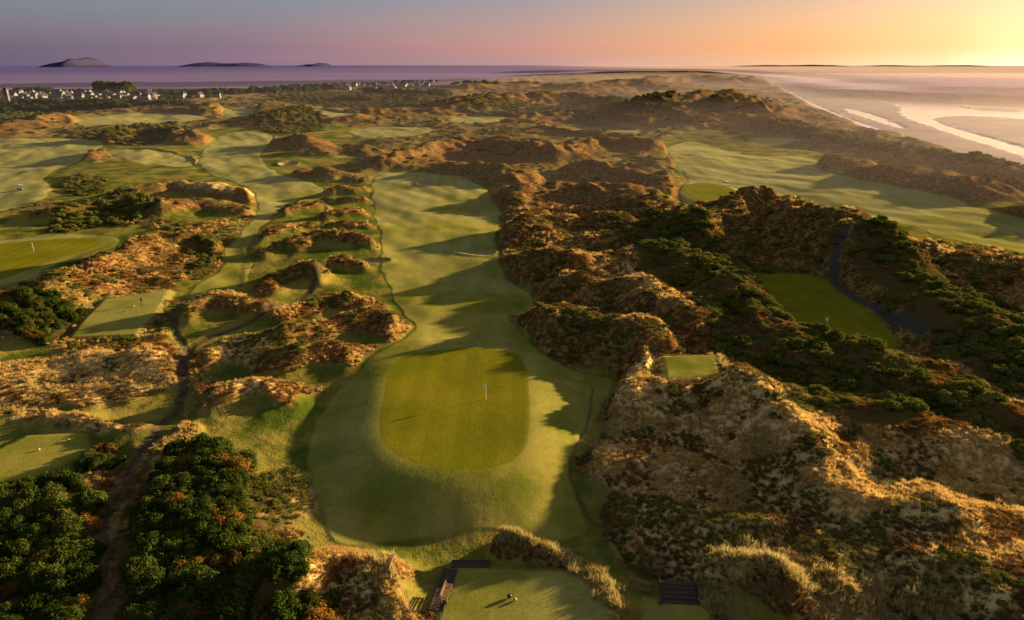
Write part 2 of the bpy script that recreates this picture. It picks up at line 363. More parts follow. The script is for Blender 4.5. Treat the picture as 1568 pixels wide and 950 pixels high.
# ---------------------------------------------------------------- ground sheet
rs=np.concatenate([np.array([.4,4,10,18,26,32,37]),np.geomspace(41,1700,950),np.geomspace(1700,16000,60)[1:]])
th=np.concatenate([np.radians(np.linspace(-46,46,1000)),np.radians(np.linspace(46,314,110))[1:-1]])
NR,NT=len(rs),len(th)
R,T=np.meshgrid(rs,th,indexing='ij');X=(R*np.sin(T)).ravel();Y=(R*np.cos(T)).ravel()
t=terrain(X,Y);Z=t['z']
me=bpy.data.meshes.new('terrain')
me.vertices.add(NR*NT);me.vertices.foreach_set('co',np.stack([X,Y,Z],1).ravel().astype(np.float32))
ii,jj=np.meshgrid(np.arange(NR-1),np.arange(NT),indexing='ij');j2=(jj+1)%NT
q=np.stack([ii*NT+jj,ii*NT+j2,(ii+1)*NT+j2,(ii+1)*NT+jj],-1).reshape(-1,4)[:,::-1]
me.loops.add(q.size);me.loops.foreach_set('vertex_index',q.ravel().astype(np.int32))
me.polygons.add(len(q));me.polygons.foreach_set('loop_start',(np.arange(len(q))*4).astype(np.int32))
me.polygons.foreach_set('use_smooth',np.ones(len(q),bool))
me.update()
def cattr(nm,a,b_,c):
    at=me.attributes.new(nm,'FLOAT_COLOR','POINT')
    at.data.foreach_set('color',np.stack([a,b_,c,np.ones_like(a)],1).ravel().astype(np.float32))
cattr('mA',t['mown'],t['green'],t['turf']);cattr('mB',t['path'],t['tar'],t['sand']);cattr('mC',t['gold'],t['brown'],t['gorse']);cattr('mD',t['frost_haze'],t['bunk'],t['foam'])
terr=bpy.data.objects.new('terrain',me);scene.collection.objects.link(terr);me.materials.append(terrain_material())
# ---------------------------------------------------------------- sea
def add_mesh(name,verts,faces,mats,smooth=False,fm=None,loc=(0,0,0),rot=0,link=True):
    m=bpy.data.meshes.new(name);m.from_pydata(verts,[],faces)
    for a in mats:m.materials.append(a)
    if fm is not None:m.polygons.foreach_set('material_index',fm)
    if smooth:m.polygons.foreach_set('use_smooth',[True]*len(m.polygons))
    m.update();o=bpy.data.objects.new(name,m);o.location=loc;o.rotation_euler[2]=rot
    if link:scene.collection.objects.link(o)
    return o
def sea_mat():
    m,nt,out=newmat('sea_water');b=NB(nt);p=b.n('ShaderNodeBsdfPrincipled');p.inputs['Base Color'].default_value=(.20,.19,.18,1);p.inputs['Roughness'].default_value=.15;p.inputs['IOR'].default_value=1.33
    p.inputs['Specular IOR Level'].default_value=1.
    g=b.n('ShaderNodeNewGeometry');bp=b.n('ShaderNodeBump');bp.inputs['Strength'].default_value=.3;b.l(b.noise(g.outputs['Position'],.35,4),bp.inputs['Height']);b.l(bp.outputs[0],p.inputs['Normal'])
    b.l(p.outputs[0],out.inputs[0]);return m
add_mesh('sea',[(-16000,-16000,-5.1),(16000,-16000,-5.1),(16000,16000,-5.1),(-16000,16000,-5.1)],[(0,1,2,3)],[sea_mat()])
# ---------------------------------------------------------------- scattered vegetation
def leaf_mat(name,c1,c2,c3,trans=.25,dark=.45):
    m,nt,out=newmat(name);b=NB(nt);g=b.n('ShaderNodeNewGeometry');oi=b.n('ShaderNodeObjectInfo')
    n=b.noise(g.outputs['Position'],.25,2);n2=b.noise(g.outputs['Position'],2.5,2)
    c=b.mix(b.ramp(n,.38,.62),c1,c2);c=b.mix(b.ramp(n2,.5,.75,0,.8),c,c3)
    c=b.mix(b.math('MULTIPLY',oi.outputs['Random'],dark),c,b.mix(1.,c,(.4,.4,.35),'MULTIPLY'))
    d=b.n('ShaderNodeBsdfDiffuse');b.l(c,d.inputs[0]);tr=b.n('ShaderNodeBsdfTranslucent');b.l(c,tr.inputs[0])
    mx=b.n('ShaderNodeMixShader');mx.inputs[0].default_value=trans;b.l(d.outputs[0],mx.inputs[1]);b.l(tr.outputs[0],mx.inputs[2]);b.l(mx.outputs[0],out.inputs[0]);return m
gorse_m=leaf_mat('gorse_leaf',(.11,.14,.022),(.21,.20,.04),(.38,.32,.07),.3,.6)
hedge_m=leaf_mat('dark_leaf',(.035,.065,.012),(.08,.11,.02),(.22,.20,.03),.3,.6)
buck_m=leaf_mat('buckthorn_leaf',(.14,.11,.02),(.28,.14,.03),(.40,.22,.05),.3,.5)
grass_m=leaf_mat('marram_grass',(.72,.50,.18),(.54,.35,.10),(.82,.65,.30),.4,.45)
heath_m=leaf_mat('heather',(.28,.13,.04),(.21,.11,.032),(.50,.32,.10),.35,.55)
olive_m=leaf_mat('rank_grass',(.13,.15,.035),(.24,.20,.05),(.44,.35,.11),.35,.55)
pale_m=leaf_mat('pale_marram',(.55,.45,.19),(.42,.33,.11),(.68,.58,.28),.4,.3)
def bush_proto(name,mat,seed,nl=14,nq=110,leaf=.055):
    rg=np.random.default_rng(seed);V=[];Fc=[]
    for i in range(nl):
        a=rg.uniform(0,2*np.pi);rr=.36*math.sqrt(rg.uniform(0,1));c=np.array([rr*math.cos(a),rr*math.sin(a),.42*rg.uniform(.25,1.)*(1-rr*1.1)])
        R0=rg.uniform(.13,.24)
        d=rg.normal(size=(nq,3));d/=np.linalg.norm(d,axis=1)[:,None];d[:,2]=np.where(d[:,2]<-.3,-d[:,2],d[:,2])
        p=c+d*R0*rg.uniform(.75,1.12,size=(nq,1))
        for k in range(nq):
            n=d[k]+rg.normal(size=3)*.55;n/=np.linalg.norm(n);u=np.cross(n,rg.normal(size=3));u/=np.linalg.norm(u)+1e-9;w=np.cross(n,u);s=leaf*rg.uniform(.5,1.2)
            b0=len(V);V+= [tuple(p[k]+s*u),tuple(p[k]+s*.6*w),tuple(p[k]-s*u),tuple(p[k]-s*.6*w)];Fc.append((b0,b0+1,b0+2,b0+3))
        b0=len(V);q=R0*.72
        for dx,dy,dz in [(1,0,0),(-1,0,0),(0,1,0),(0,-1,0),(0,0,1),(0,0,-1)]:V.append((c[0]+dx*q,c[1]+dy*q,c[2]+dz*q))
        for f in [(0,2,4),(2,1,4),(1,3,4),(3,0,4),(2,0,5),(1,2,5),(3,1,5),(0,3,5)]:Fc.append(tuple(b0+e for e in f))
    return add_mesh(name,V,Fc,[mat],link=False)
def tuft_proto(name,mat,seed,nb=26,h=.6,sp=.32,w=.022):
    rg=np.random.default_rng(seed);V=[];Fc=[]
    for i in range(nb):
        a=rg.uniform(0,6.28);r0=sp*.45*math.sqrt(rg.uniform());bx,by=r0*math.cos(a),r0*math.sin(a)
        a2=a+rg.normal()*.6;ln=h*rg.uniform(.5,1.1);out_=sp*rg.uniform(.3,1.2);ax=rg.uniform(0,6.28);wx,wy=w*math.cos(ax),w*math.sin(ax)
        dx,dy=math.cos(a2)*out_,math.sin(a2)*out_;b0=len(V)
        V+=[(bx-wx,by-wy,-.05),(bx+wx,by+wy,-.05),(bx+dx*.35+wx,by+dy*.35+wy,ln*.6),(bx+dx*.35-wx,by+dy*.35-wy,ln*.6),(bx+dx,by+dy,ln)]
        Fc+=[(b0,b0+1,b0+2,b0+3),(b0+3,b0+2,b0+4)]
    return add_mesh(name,V,Fc,[mat],link=False)
def coll(name,objs):
    c=bpy.data.collections.new(name)
    for o in objs:c.objects.link(o)
    return c
def scatter(name,pts,scl,c,tilt=.12):
    n=len(pts);m=bpy.data.meshes.new(name);m.vertices.add(n);m.vertices.foreach_set('co',np.asarray(pts,np.float32).ravel())
    a=m.attributes.new('scl','FLOAT_VECTOR','POINT');a.data.foreach_set('vector',np.asarray(scl,np.float32).ravel())
    rot=np.stack([RNG.normal(size=n)*tilt,RNG.normal(size=n)*tilt,RNG.uniform(0,6.28,n)],1)
    a=m.attributes.new('rot','FLOAT_VECTOR','POINT');a.data.foreach_set('vector',rot.astype(np.float32).ravel())
    o=bpy.data.objects.new(name,m);scene.collection.objects.link(o)
    ng=bpy.data.node_groups.new(name+'_scatter','GeometryNodeTree');ng.interface.new_socket('Geometry',in_out='INPUT',socket_type='NodeSocketGeometry');ng.interface.new_socket('Geometry',in_out='OUTPUT',socket_type='NodeSocketGeometry')
    N=ng.nodes;gi=N.new('NodeGroupInput');go=N.new('NodeGroupOutput');ip=N.new('GeometryNodeInstanceOnPoints');ci=N.new('GeometryNodeCollectionInfo')
    ci.inputs['Collection'].default_value=c;ci.inputs['Separate Children'].default_value=True;ci.inputs['Reset Children'].default_value=True
    ip.inputs['Pick Instance'].default_value=True
    na=N.new('GeometryNodeInputNamedAttribute');na.data_type='FLOAT_VECTOR';na.inputs[0].default_value='scl'
    nr=N.new('GeometryNodeInputNamedAttribute');nr.data_type='FLOAT_VECTOR';nr.inputs[0].default_value='rot'
    er=N.new('FunctionNodeEulerToRotation');L=ng.links
    L.new(nr.outputs[0],er.inputs[0]);L.new(er.outputs[0],ip.inputs['Rotation']);L.new(na.outputs[0],ip.inputs['Scale'])
    L.new(gi.outputs[0],ip.inputs['Points']);L.new(ci.outputs[0],ip.inputs['Instance']);L.new(ip.outputs[0],go.inputs[0])
    md=o.modifiers.new('scatter','NODES');md.node_group=ng;return o
cg=coll('gorse_plants',[bush_proto('gorse_plant',gorse_m,s) for s in (1,2,3)])
cd=coll('hedge_plants',[bush_proto('hedge_plant',hedge_m,s,18,150,.042) for s in (4,5,6)])
cd2=coll('thicket_plants',[bush_proto('thicket_plant',hedge_m,s,20,170,.036) for s in (14,15,16,17,18,19)]+[bush_proto('buckthorn_plant',buck_m,21,16,140,.036)])
ctf=coll('marram_tufts',[tuft_proto('marram_tuft',grass_m,s) for s in (1,2,3)])
cht=coll('heather_tufts',[tuft_proto('heather_tuft',heath_m,s,28,.4,.4,.03) for s in (1,2,3)])
cot=coll('rank_tufts',[tuft_proto('rank_tuft',olive_m,s,28,.45,.4,.028) for s in (1,2,3)])
cpt=coll('pale_tufts',[tuft_proto('pale_tuft',pale_m,s,40,.9,.45,.025) for s in (1,2,3)])
GP=[];GS=[];HP=[];HS=[]
for k,(P,s,d) in enumerate(gorse_w):
    x0,y0=P.min(0);x1,y1=P.max(0);n=min(int((x1-x0)*(y1-y0)*d),30000)
    x=RNG.uniform(x0,x1,n);y=RNG.uniform(y0,y1,n)
    wob=fbm(x,y,6,2,5,.3)
    keep=(poly_sdf(x,y,P)+wob*2.5<-.1)
    if k in(5,6): keep&=(fbm(x,y,9,2,6,.3)>-.12)
    x=x[keep];y=y[keep]
    tt=terrain(x,y);ok=(tt['flat']>.5)&(tt['path']<.2)&(tt['tar']<.1);x=x[ok];y=y[ok];z=tt['z'][ok]
    sc=s*(RNG.uniform(.45,1.6,len(x)) if k>3 else RNG.uniform(.6,1.6,len(x)))
    vs=np.stack([sc,sc,sc*RNG.uniform(.75,1.15,len(x))*(1.3 if k in(0,1,2,3) else .85)],1)
    pts=np.stack([x,y,z-.08*sc],1)
    if k in(0,1,2,3): HP.append(pts);HS.append(vs)
    else: GP.append(pts);GS.append(vs)
n=15000;rr=np.exp(RNG.uniform(math.log(50),math.log(900),n));aa=np.radians(RNG.uniform(-44,44,n));x=rr*np.sin(aa);y=rr*np.cos(aa)
tt=terrain(x,y);cl=fbm(x,y,40,3,7,1.);cl2=fbm(x,y,9,2,17,.5);ok=(tt['flat']>2)&((cl>.17)|((cl2>.37)&(rr>70)))&(tt['turf']<.4)&((tt['gold']<.4)|(cl2>.40))&(tt['path']<.1)&(tt['land']<-10)
sc=(.7+rr[ok]*.004)*RNG.uniform(.6,1.4,ok.sum());GP.append(np.stack([x[ok],y[ok],tt['z'][ok]-.1],1));GS.append(np.stack([sc*1.2,sc*1.2,sc*.7],1))
scatter('gorse_bushes',np.vstack(GP),np.vstack(GS),cg)
scatter('scrub_thicket',np.vstack(HP),np.vstack(HS),cd2)
n=115000;rr=np.exp(RNG.uniform(math.log(42),math.log(215),n));aa=np.radians(RNG.uniform(-44,44,n));x=rr*np.sin(aa);y=rr*np.cos(aa)
tt=terrain(x,y);nn=fbm(x,y,6,3,8,.3);n4=fbm(x,y,15,3,9,.3)
base=(tt['flat']>.5)&(tt['path']<.2)&(tt['tar']<.1)&((tt['gorse']<.5)|(nn>.1))&(tt['turf']<.45)
base&=RNG.uniform(size=n)<.8*(1-.6*sst(180,215,rr))
gold=tt['gold']>.5
iso=(n4>.2)&~gold|((n4>.3)&gold&(nn<.2))
isb=~iso&(((tt['brown']>.5)&(nn>-.15))|(~gold&(nn>.08))|(gold&(nn>.25)))
s=(.5+rr*.0035)*RNG.uniform(.6,1.3,n)
pz=np.stack([x,y,tt['z']],1);sv=np.stack([s,s,s*.8],1)
m1=base&~isb&~iso;scatter('marram_grass',pz[m1],sv[m1],ctf)
m2=base&isb;scatter('heather',pz[m2],sv[m2],cht)
m3=base&iso;scatter('rank_grass',pz[m3],sv[m3],cot)
pp=[];ps=[]
for line,w,dn in [([(772,822),(840,830),(905,855),(940,890),(960,960)],.9,420),([(1090,890),(1130,960)],1.0,200),([(1120,850),(1230,895)],1.6,220),([(580,858),(590,900)],.7,60),([(1105,545),(1115,590)],.6,80),([(1240,900),(1450,935)],1.6,220)]:
    L=smooth_line(S(line,1.2));ix=RNG.integers(0,len(L)-1,dn);f=RNG.uniform(size=dn)[:,None];q_=L[ix]*(1-f)+L[ix+1]*f+RNG.normal(size=(dn,2))*w*.6
    tz=terrain(q_[:,0],q_[:,1])['z'];pp.append(np.column_stack([q_,tz]));k=RNG.uniform(.4,1.0,dn);ps.append(np.stack([k,k,k],1))
scatter('pale_marram_grass',np.vstack(pp),np.vstack(ps),cpt,.25)
# ---------------------------------------------------------------- built objects
white=simple('white_paint',(.78,.77,.74),.5,.05);render_w=simple('pale_render',(.22,.215,.235),.9,.15,.2);roofm=simple('slate_roof',(.06,.06,.07),.9,spec=.1);roof2=simple('tile_roof',(.11,.065,.05),.9,spec=.1)
glass=simple('dark_glass',(.03,.035,.04),.15);wood=simple('weathered_wood',(.19,.12,.06),.8,.3,8,spec=.1);darkw=simple('sleeper_wood',(.075,.055,.042),.95,.35,6,spec=.04)
blackp=simple('black_plastic',(.02,.02,.02),.4);redc=simple('flag_cloth',(.75,.72,.66),.8);yel=simple('yellow_paint',(.6,.42,.03),.5);stone=simple('stone',(.15,.135,.13),.85,.3,1.)
cyan=simple('cyan_marker_paint',(.05,.45,.55),.5);greenp=simple('green_paint',(.03,.10,.05),.5)
def boxes(name,parts,loc,rot=0,bevel=.01,mesh=None):
    bm=bmesh.new();mats=[]
    for p in parts:
        mt=p[6]
        if mt not in mats:mats.append(mt)
        M=Matrix.Translation(p[:3])@(Matrix.Rotation(p[7],4,'X') if len(p)>7 else Matrix.Identity(4))@Matrix.Diagonal((p[3],p[4],p[5],1))
        r=bmesh.ops.create_cube(bm,size=1,matrix=M);fs=set(f for v in r['verts'] for f in v.link_faces)
        for f in fs:f.material_index=mats.index(mt)
    if bevel: bmesh.ops.bevel(bm,geom=list(bm.edges),offset=bevel,segments=1,affect='EDGES')
    m=bpy.data.meshes.new(name);bm.to_mesh(m);bm.free()
    for a in mats:m.materials.append(a)
    o=bpy.data.objects.new(name,m);o.location=loc;o.rotation_euler[2]=rot;scene.collection.objects.link(o);return o
def cyl(bm,p0,p1,r0,r1,seg=10,mi=0):
    p0=Vector(p0);p1=Vector(p1);d=p1-p0;M=Matrix.Translation((p0+p1)/2)@d.to_track_quat('Z','Y').to_matrix().to_4x4()
    r=bmesh.ops.create_cone(bm,cap_ends=True,segments=seg,radius1=r0,radius2=r1,depth=d.length,matrix=M)
    for f in set(f for v in r['verts'] for f in v.link_faces):f.material_index=mi
def flag(u,v,z):
    x,y=px_to_ground(u,v,z);bm=bmesh.new();z0=gz(x,y)
    cyl(bm,(0,0,-.1),(0,0,2.2),.035,.028)
    bmesh.ops.create_circle(bm,cap_ends=False,segments=16,radius=.054,matrix=Matrix.Translation((0,0,.02)))
    n=7;prev=None
    for i in range(n):
        a=i/(n-1);px=-.02-.55*a*.7;py=.10*math.sin(a*6);vt=bm.verts.new((px,py,2.17-.1*a));vb=bm.verts.new((px-.02,py,1.72-.12*a))
        if prev:
            f=bm.faces.new((prev[0],vt,vb,prev[1]));f.material_index=1
        prev=(vt,vb)
    m=bpy.data.meshes.new('golf_flag');bm.to_mesh(m);bm.free();m.materials.append(white);m.materials.append(redc)
    o=bpy.data.objects.new('golf_flag',m);o.location=(x,y,z0);scene.collection.objects.link(o)
flag(744,611,1.8);flag(52,385,.2);flag(1265,505,.2)
def bench(u,v,rot,z=None):
    x,y=px_to_ground(u,v,.5);p=[]
    for k in range(3):p.append((0,-.18+.17*k,.45,1.9,.14,.045,wood))
    for k in range(3):p.append((0,.27+.03*k,.60+.15*k,1.9,.04,.12,wood))
    for s in(-.8,.8):
        p+=[(s,-.2,.22,.09,.09,.44,wood),(s,.26,.45,.09,.09,.9,wood),(s,.03,.40,.07,.5,.05,wood),(s,.03,.66,.08,.5,.045,wood),(s,-.2,.55,.07,.07,.22,wood)]
    boxes('park_bench',p,(x,y,gz(x,y)),rot)
bench(597,893,math.radians(-95));bench(684,905,math.radians(80));bench(980,889,math.radians(-25))
x,y=px_to_ground(668,932,.1);x2,y2=px_to_ground(690,868,.1);x3,y3=px_to_ground(750,864,.1)
def deck(name,a,b,wd,n,zz,mat=darkw):
    a=Vector((a[0],a[1],0));b=Vector((b[0],b[1],0));d=b-a;L=d.length;ang=math.atan2(d.y,d.x);p=[]
    for i in range(n):p.append((L*(i+.5)/n,0,0,L/n-.02,wd,.07,mat))
    p+=[(L/2,wd/2+.06,.03,L,.12,.16,mat),(L/2,-wd/2-.06,.03,L,.12,.16,mat)]
    boxes(name,p,(a.x,a.y,zz),ang)
zd=max(gz(x,y),gz(x2,y2),gz((x+x2)/2,(y+y2)/2))+.04
zd2=max(gz(x2,y2+.65),gz(x3,y3+.3))+.05
deck('sleeper_walkway',(x,y),(x2,y2),1.0,16,zd);deck('sleeper_walkway',(x2,y2+.65),(x3,y3+.3),.75,10,zd2)
x,y=px_to_ground(1040,905,.3);g0=gz(x,y)
boxes('timber_steps',[q_ for k in range(5) for q_ in [(0,-.9+.42*k,.10+.12*k,3.0,.40,.12,darkw)]]+[(-1.56,0,.35,.1,2.2,.5,darkw,.27),(1.56,0,.35,.1,2.2,.5,darkw,.27)],(x,y,g0+.02),math.radians(-4))
def tee_marker(u,v,z,mat,R0=.13):
    x,y=px_to_ground(u,v,z);bm=bmesh.new();bmesh.ops.create_uvsphere(bm,u_segments=16,v_segments=10,radius=R0,matrix=Matrix.Translation((0,0,R0*1.1))@Matrix.Diagonal((1,1,.9,1)));cyl(bm,(0,0,-.05),(0,0,.1),.05,.07)
    m=bpy.data.meshes.new('tee_marker');bm.to_mesh(m);bm.free();m.materials.append(mat);m.polygons.foreach_set('use_smooth',[True]*len(m.polygons))
    o=bpy.data.objects.new('tee_marker',m);o.location=(x,y,gz(x,y));scene.collection.objects.link(o)
for a in [(780,916,-.15,blackp,.2),(789,920,-.15,yel,.14),(190,478,1.2,blackp),(205,470,1.2,yel),(60,690,.9,yel),(105,675,.9,yel),(1010,925,-.1,blackp)]:tee_marker(*a)
for (u,v,mt) in [(218,469,blackp),(127,712,cyan)]:
    x,y=px_to_ground(u,v,1.);boxes('ball_washer',[(0,0,.5,.09,.09,1.,blackp),(0,0,1.05,.3,.24,.34,mt),(0,0,1.25,.34,.28,.05,blackp),(0,0,.03,.32,.32,.06,blackp)],(x,y,gz(x,y)))
for (u,v) in [(474,821),(1022,862)]:
    x,y=px_to_ground(u,v,0);boxes('turf_marker_board',[(0,0,.06,.35,.2,.04,cyan),(0,0,.02,.1,.1,.08,blackp)],(x,y,gz(x,y)+.02))
def cart(u,v,rot,mat):
    x,y=px_to_ground(u,v,.3);p=[(0,0,.45,1.2,2.3,.28,mat),(0,.85,.72,1.1,.6,.3,mat),(0,-.75,.78,1.15,.75,.35,mat),(0,-.35,.85,1.05,.45,.12,blackp),(0,-.6,1.1,1.05,.1,.45,blackp),(0,-.05,1.95,1.2,1.75,.07,white),(0,.72,1.35,1.0,.02,.75,glass,-.12)]
    for sx_ in(-.52,.52):
        for sy,ty in((.75,.1),(-.85,-.1)):p.append((sx_,sy,1.35,.04,.04,1.2,blackp,ty))
    o=boxes('golf_cart',p,(x,y,gz(x,y)),rot,.03);bm=bmesh.new();bm.from_mesh(o.data)
    for sx_ in(-.55,.55):
        for sy in(-.75,.8):cyl(bm,(sx_-.1,sy,.26),(sx_+.1,sy,.26),.26,.26,16,list(o.data.materials).index(blackp))
    bm.to_mesh(o.data);bm.free()
cart(1112,280,.5,white);cart(33,294,1.2,greenp);cart(1041,208,1.5,white)
# houses
def house_mesh(name,w,d,h,rh,roof,seed):
    V=[];Fc=[];M=[]
    def quad(a,mi):
        b0=len(V);V.extend(a);Fc.append(tuple(range(b0,b0+len(a))));M.append(mi)
    x,y=w/2,d/2
    quad([(-x,-y,-1),(x,-y,-1),(x,-y,h),(-x,-y,h)],0);quad([(x,y,-1),(-x,y,-1),(-x,y,h),(x,y,h)],0)
    quad([(x,-y,-1),(x,y,-1),(x,y,h),(x,0,h+rh),(x,-y,h)],0);quad([(-x,y,-1),(-x,-y,-1),(-x,-y,h),(-x,0,h+rh),(-x,y,h)],0)
    e=.35;k=rh/(d/2)
    quad([(-x-e,-y-e,h-e*k+.06),(x+e,-y-e,h-e*k+.06),(x+e,0,h+rh+.06),(-x-e,0,h+rh+.06)],1);quad([(x+e,y+e,h-e*k+.06),(-x-e,y+e,h-e*k+.06),(-x-e,0,h+rh+.06),(x+e,0,h+rh+.06)],1)
    nw=max(3,int(w/2.2))
    for fl in range(1 if h<3.5 else 2):
        for i in range(nw):
            cx=-x+w*(i+.5)/nw;z0=.9+fl*2.6
            if fl==0 and i==nw//2: a,z1=.45,2.1;z0=0
            else:a,z1=.5,z0+1.2
            quad([(cx-a,-y-.03,z0),(cx+a,-y-.03,z0),(cx+a,-y-.03,z1),(cx-a,-y-.03,z1)],2);quad([(cx+a,y+.03,z0),(cx-a,y+.03,z0),(cx-a,y+.03,z1),(cx+a,y+.03,z1)],2)
    if h>3:
        cx=x-.8
        for s in[(-.35,-.35,.35,-.35),(.35,-.35,.35,.35),(.35,.35,-.35,.35),(-.35,.35,-.35,-.35)]:
            quad([(cx+s[0],s[1],h),(cx+s[2],s[3],h),(cx+s[2],s[3],h+rh+1),(cx+s[0],s[1],h+rh+1)],0)
        quad([(cx-.35,-.35,h+rh+1),(cx+.35,-.35,h+rh+1),(cx+.35,.35,h+rh+1),(cx-.35,.35,h+rh+1)],1)
    m=bpy.data.meshes.new(name);m.from_pydata(V,[],Fc);m.polygons.foreach_set('material_index',M)
    for a in(render_w,roof,glass):m.materials.append(a)
    m.update();return m
hm=[house_mesh('holiday_lodge',9,4,2.6,.9,roofm,1),house_mesh('holiday_lodge',10,4.5,2.7,1.2,roof2,2),house_mesh('white_house',9,6.5,4.4,2.4,roofm,3),house_mesh('white_house',8,6,4.2,2.3,roof2,4)]
TREEP=[];TREES=[]
def town(P,n,kinds):
    P=S(P,1);x0,y0=P.min(0);x1,y1=P.max(0);pl=[]
    while len(pl)<n:
        x=random.uniform(x0,x1);y=random.uniform(y0,y1)
        if poly_sdf(np.array([x]),np.array([y]),P)[0]<0 and all((x-a)**2+(y-b)**2>170 for a,b in pl):pl.append((x,y))
    zz=terrain(np.array([p[0] for p in pl]),np.array([p[1] for p in pl]))['z']
    for (x,y),z in zip(pl,zz):
        m=random.choice(kinds);o=bpy.data.objects.new(m.name.split('.')[0],m);o.location=(x,y,z+.4);o.rotation_euler[2]=random.choice([0,.15,-.2,1.4])+random.uniform(-.1,.1);scene.collection.objects.link(o)
        for _ in range(3):
            TREEP.append((x+random.uniform(-14,14),y+random.choice((-1,-1,1))*random.uniform(7,12),z-.3));s=random.uniform(4,8);TREES.append((s,s,s))
town([(20,145),(60,143),(245,144),(240,154),(120,155),(20,152)],85,[hm[0],hm[1],hm[2]])
town([(510,132),(600,128),(670,126),(668,137),(600,139),(520,139)],80,[hm[2],hm[3],hm[1]])
town([(250,152),(300,150),(350,152),(300,157)],5,[hm[2],hm[3]])
for (u0,v0,u1,v1,n,s0) in [(152,140,198,141,80,20),(20,141,80,142,60,12),(80,142,150,142,60,8),(200,143,300,144,70,10),(0,160,130,158,110,9),(300,146,420,142,90,11),(420,140,520,137,90,12),(560,143,690,146,110,10),(120,158,330,162,160,9),(690,135,760,136,40,7),(0,168,200,166,90,8)]:
    for i in range(n):
        f=random.random();x,y=px_to_ground(u0+(u1-u0)*f,v0+(v1-v0)*f+random.uniform(-1,1),2);s=s0*random.uniform(.6,1.3);TREEP.append((x,y,0));TREES.append((s,s,s*1.3))
TP=np.array(TREEP);TP[:,2]=terrain(TP[:,0],TP[:,1])['z']-.3
scatter('distant_woodland',TP,np.array(TREES),cd,.05)
x,y=px_to_ground(13,160,0);p=[(0,0,7,4,4,14,stone),(0,0,14.3,4.5,4.5,.6,stone)]+[(sx_*1.9,sy*1.9,15.2,.7,.7,1.4,stone) for sx_ in(-1,1) for sy in(-1,1)]+[(0,-2.02,9,1,.1,2.4,glass),(0,-2.02,4,1,.1,1.6,glass),(2.02,0,9,.1,1,2.4,glass),(0,0,15.6,2.6,2.6,2.2,roofm)]
boxes('stone_tower',p,(x,y,gz(x,y)),.2,.05)
# ---------------------------------------------------------------- far hills across the firth
hillm=simple('far_hill',(.05,.045,.095),1.,.2,.004,spec=0.)
def hill(u0,u1,top,dist,prof,seed=0):
    n=60;V=[];Fc=[];rows=9
    for j in range(rows):
        fy=(j/(rows-1)-.5)*2
        for i in range(n+1):
            f=i/n;u=u0+(u1-u0)*f;hh=(98-top)/F*dist*1.06+42+8
            a=prof(f)*(1-fy*fy)**.7*(1+.16*float(perlin(np.array([f*9+seed]),np.array([fy*2.]),3)[0])+.08*float(perlin(np.array([f*26+seed]),np.array([fy*4.]),5)[0]))
            V.append(((u-784)/F*dist*1.06,dist+fy*dist*.06,-8+hh*max(a,0)))
    for j in range(rows-1):
        for i in range(n):
            k=j*(n+1)+i;Fc.append((k,k+1,k+n+2,k+n+1))
    add_mesh('distant_hill',V,Fc,[hillm],True)
hill(140,240,86,7000,lambda f:(.35*math.sin(math.pi*f)**.8+.62*math.exp(-((f-.62)/.09)**2)+.30*math.exp(-((f-.40)/.12)**2))*.85)
hill(335,455,94,8500,lambda f:math.sin(math.pi*f)**.7*(.8+.2*math.sin(f*9)),2);hill(495,540,96,8500,lambda f:math.sin(math.pi*f)**.8*(.8+.2*math.sin(f*11)),3)
hill(-60,60,97,6000,lambda f:math.sin(math.pi*f)**.6,4)
hill(1080,1440,98,9000,lambda f:math.sin(math.pi*f)**.35*(.72+.2*math.sin(f*7+1)+.1*math.sin(f*23)),5)
# ---------------------------------------------------------------- atmosphere: ground haze volume + drifting fog bank
def vol_box(name,x0,x1,y0,y1,z0,z1,dens,col,an):
    m,nt,out=newmat(name);b=NB(nt);v=b.n('ShaderNodeVolumeScatter');v.inputs['Density'].default_value=dens;v.inputs['Color'].default_value=(*col,1);v.inputs['Anisotropy'].default_value=an;b.l(v.outputs[0],out.inputs['Volume'])
    V=[(x0,y0,z0),(x1,y0,z0),(x1,y1,z0),(x0,y1,z0),(x0,y0,z1),(x1,y0,z1),(x1,y1,z1),(x0,y1,z1)]
    return add_mesh(name,V,[(0,3,2,1),(4,5,6,7),(0,1,5,4),(1,2,6,5),(2,3,7,6),(3,0,4,7)],[m])
vol_box('morning_haze',-2600,2600,190,2300,-9,16,.00036,(.82,.68,.78),.72)
def fog_mat(name,amax,seed,sc):
    m,nt,out=newmat(name);b=NB(nt);g=b.n('ShaderNodeNewGeometry');mp=b.n('ShaderNodeMapping');mp.inputs['Scale'].default_value=sc;mp.inputs['Location'].default_value=(seed,seed*2,0);b.l(g.outputs['Position'],mp.inputs['Vector'])
    n=b.noise(mp.outputs[0],1.,4,.6);a=b.n('ShaderNodeAttribute',attribute_name='fog')
    al=b.math('MULTIPLY',b.ramp(b.math('ADD',n,b.math('MULTIPLY',b.math('SUBTRACT',a.outputs['Fac'],.5),1.0)),.3,.75),amax)
    s=b.n('ShaderNodeSeparateXYZ');b.l(g.outputs['Position'],s.inputs[0])
    c=b.mix(b.ramp(s.outputs[0],-2200,300),(.17,.145,.38),(.32,.24,.44));c=b.mix(b.ramp(s.outputs[0],0,1800),c,(.90,.68,.54))  # lavender to sunlit peach, west to east, painted into the fog colour
    d=b.n('ShaderNodeBsdfDiffuse');b.l(c,d.inputs[0]);tr=b.n('ShaderNodeBsdfTransparent');mx=b.n('ShaderNodeMixShader');b.l(al,mx.inputs[0]);b.l(tr.outputs[0],mx.inputs[1]);b.l(d.outputs[0],mx.inputs[2]);b.l(mx.outputs[0],out.inputs[0]);return m
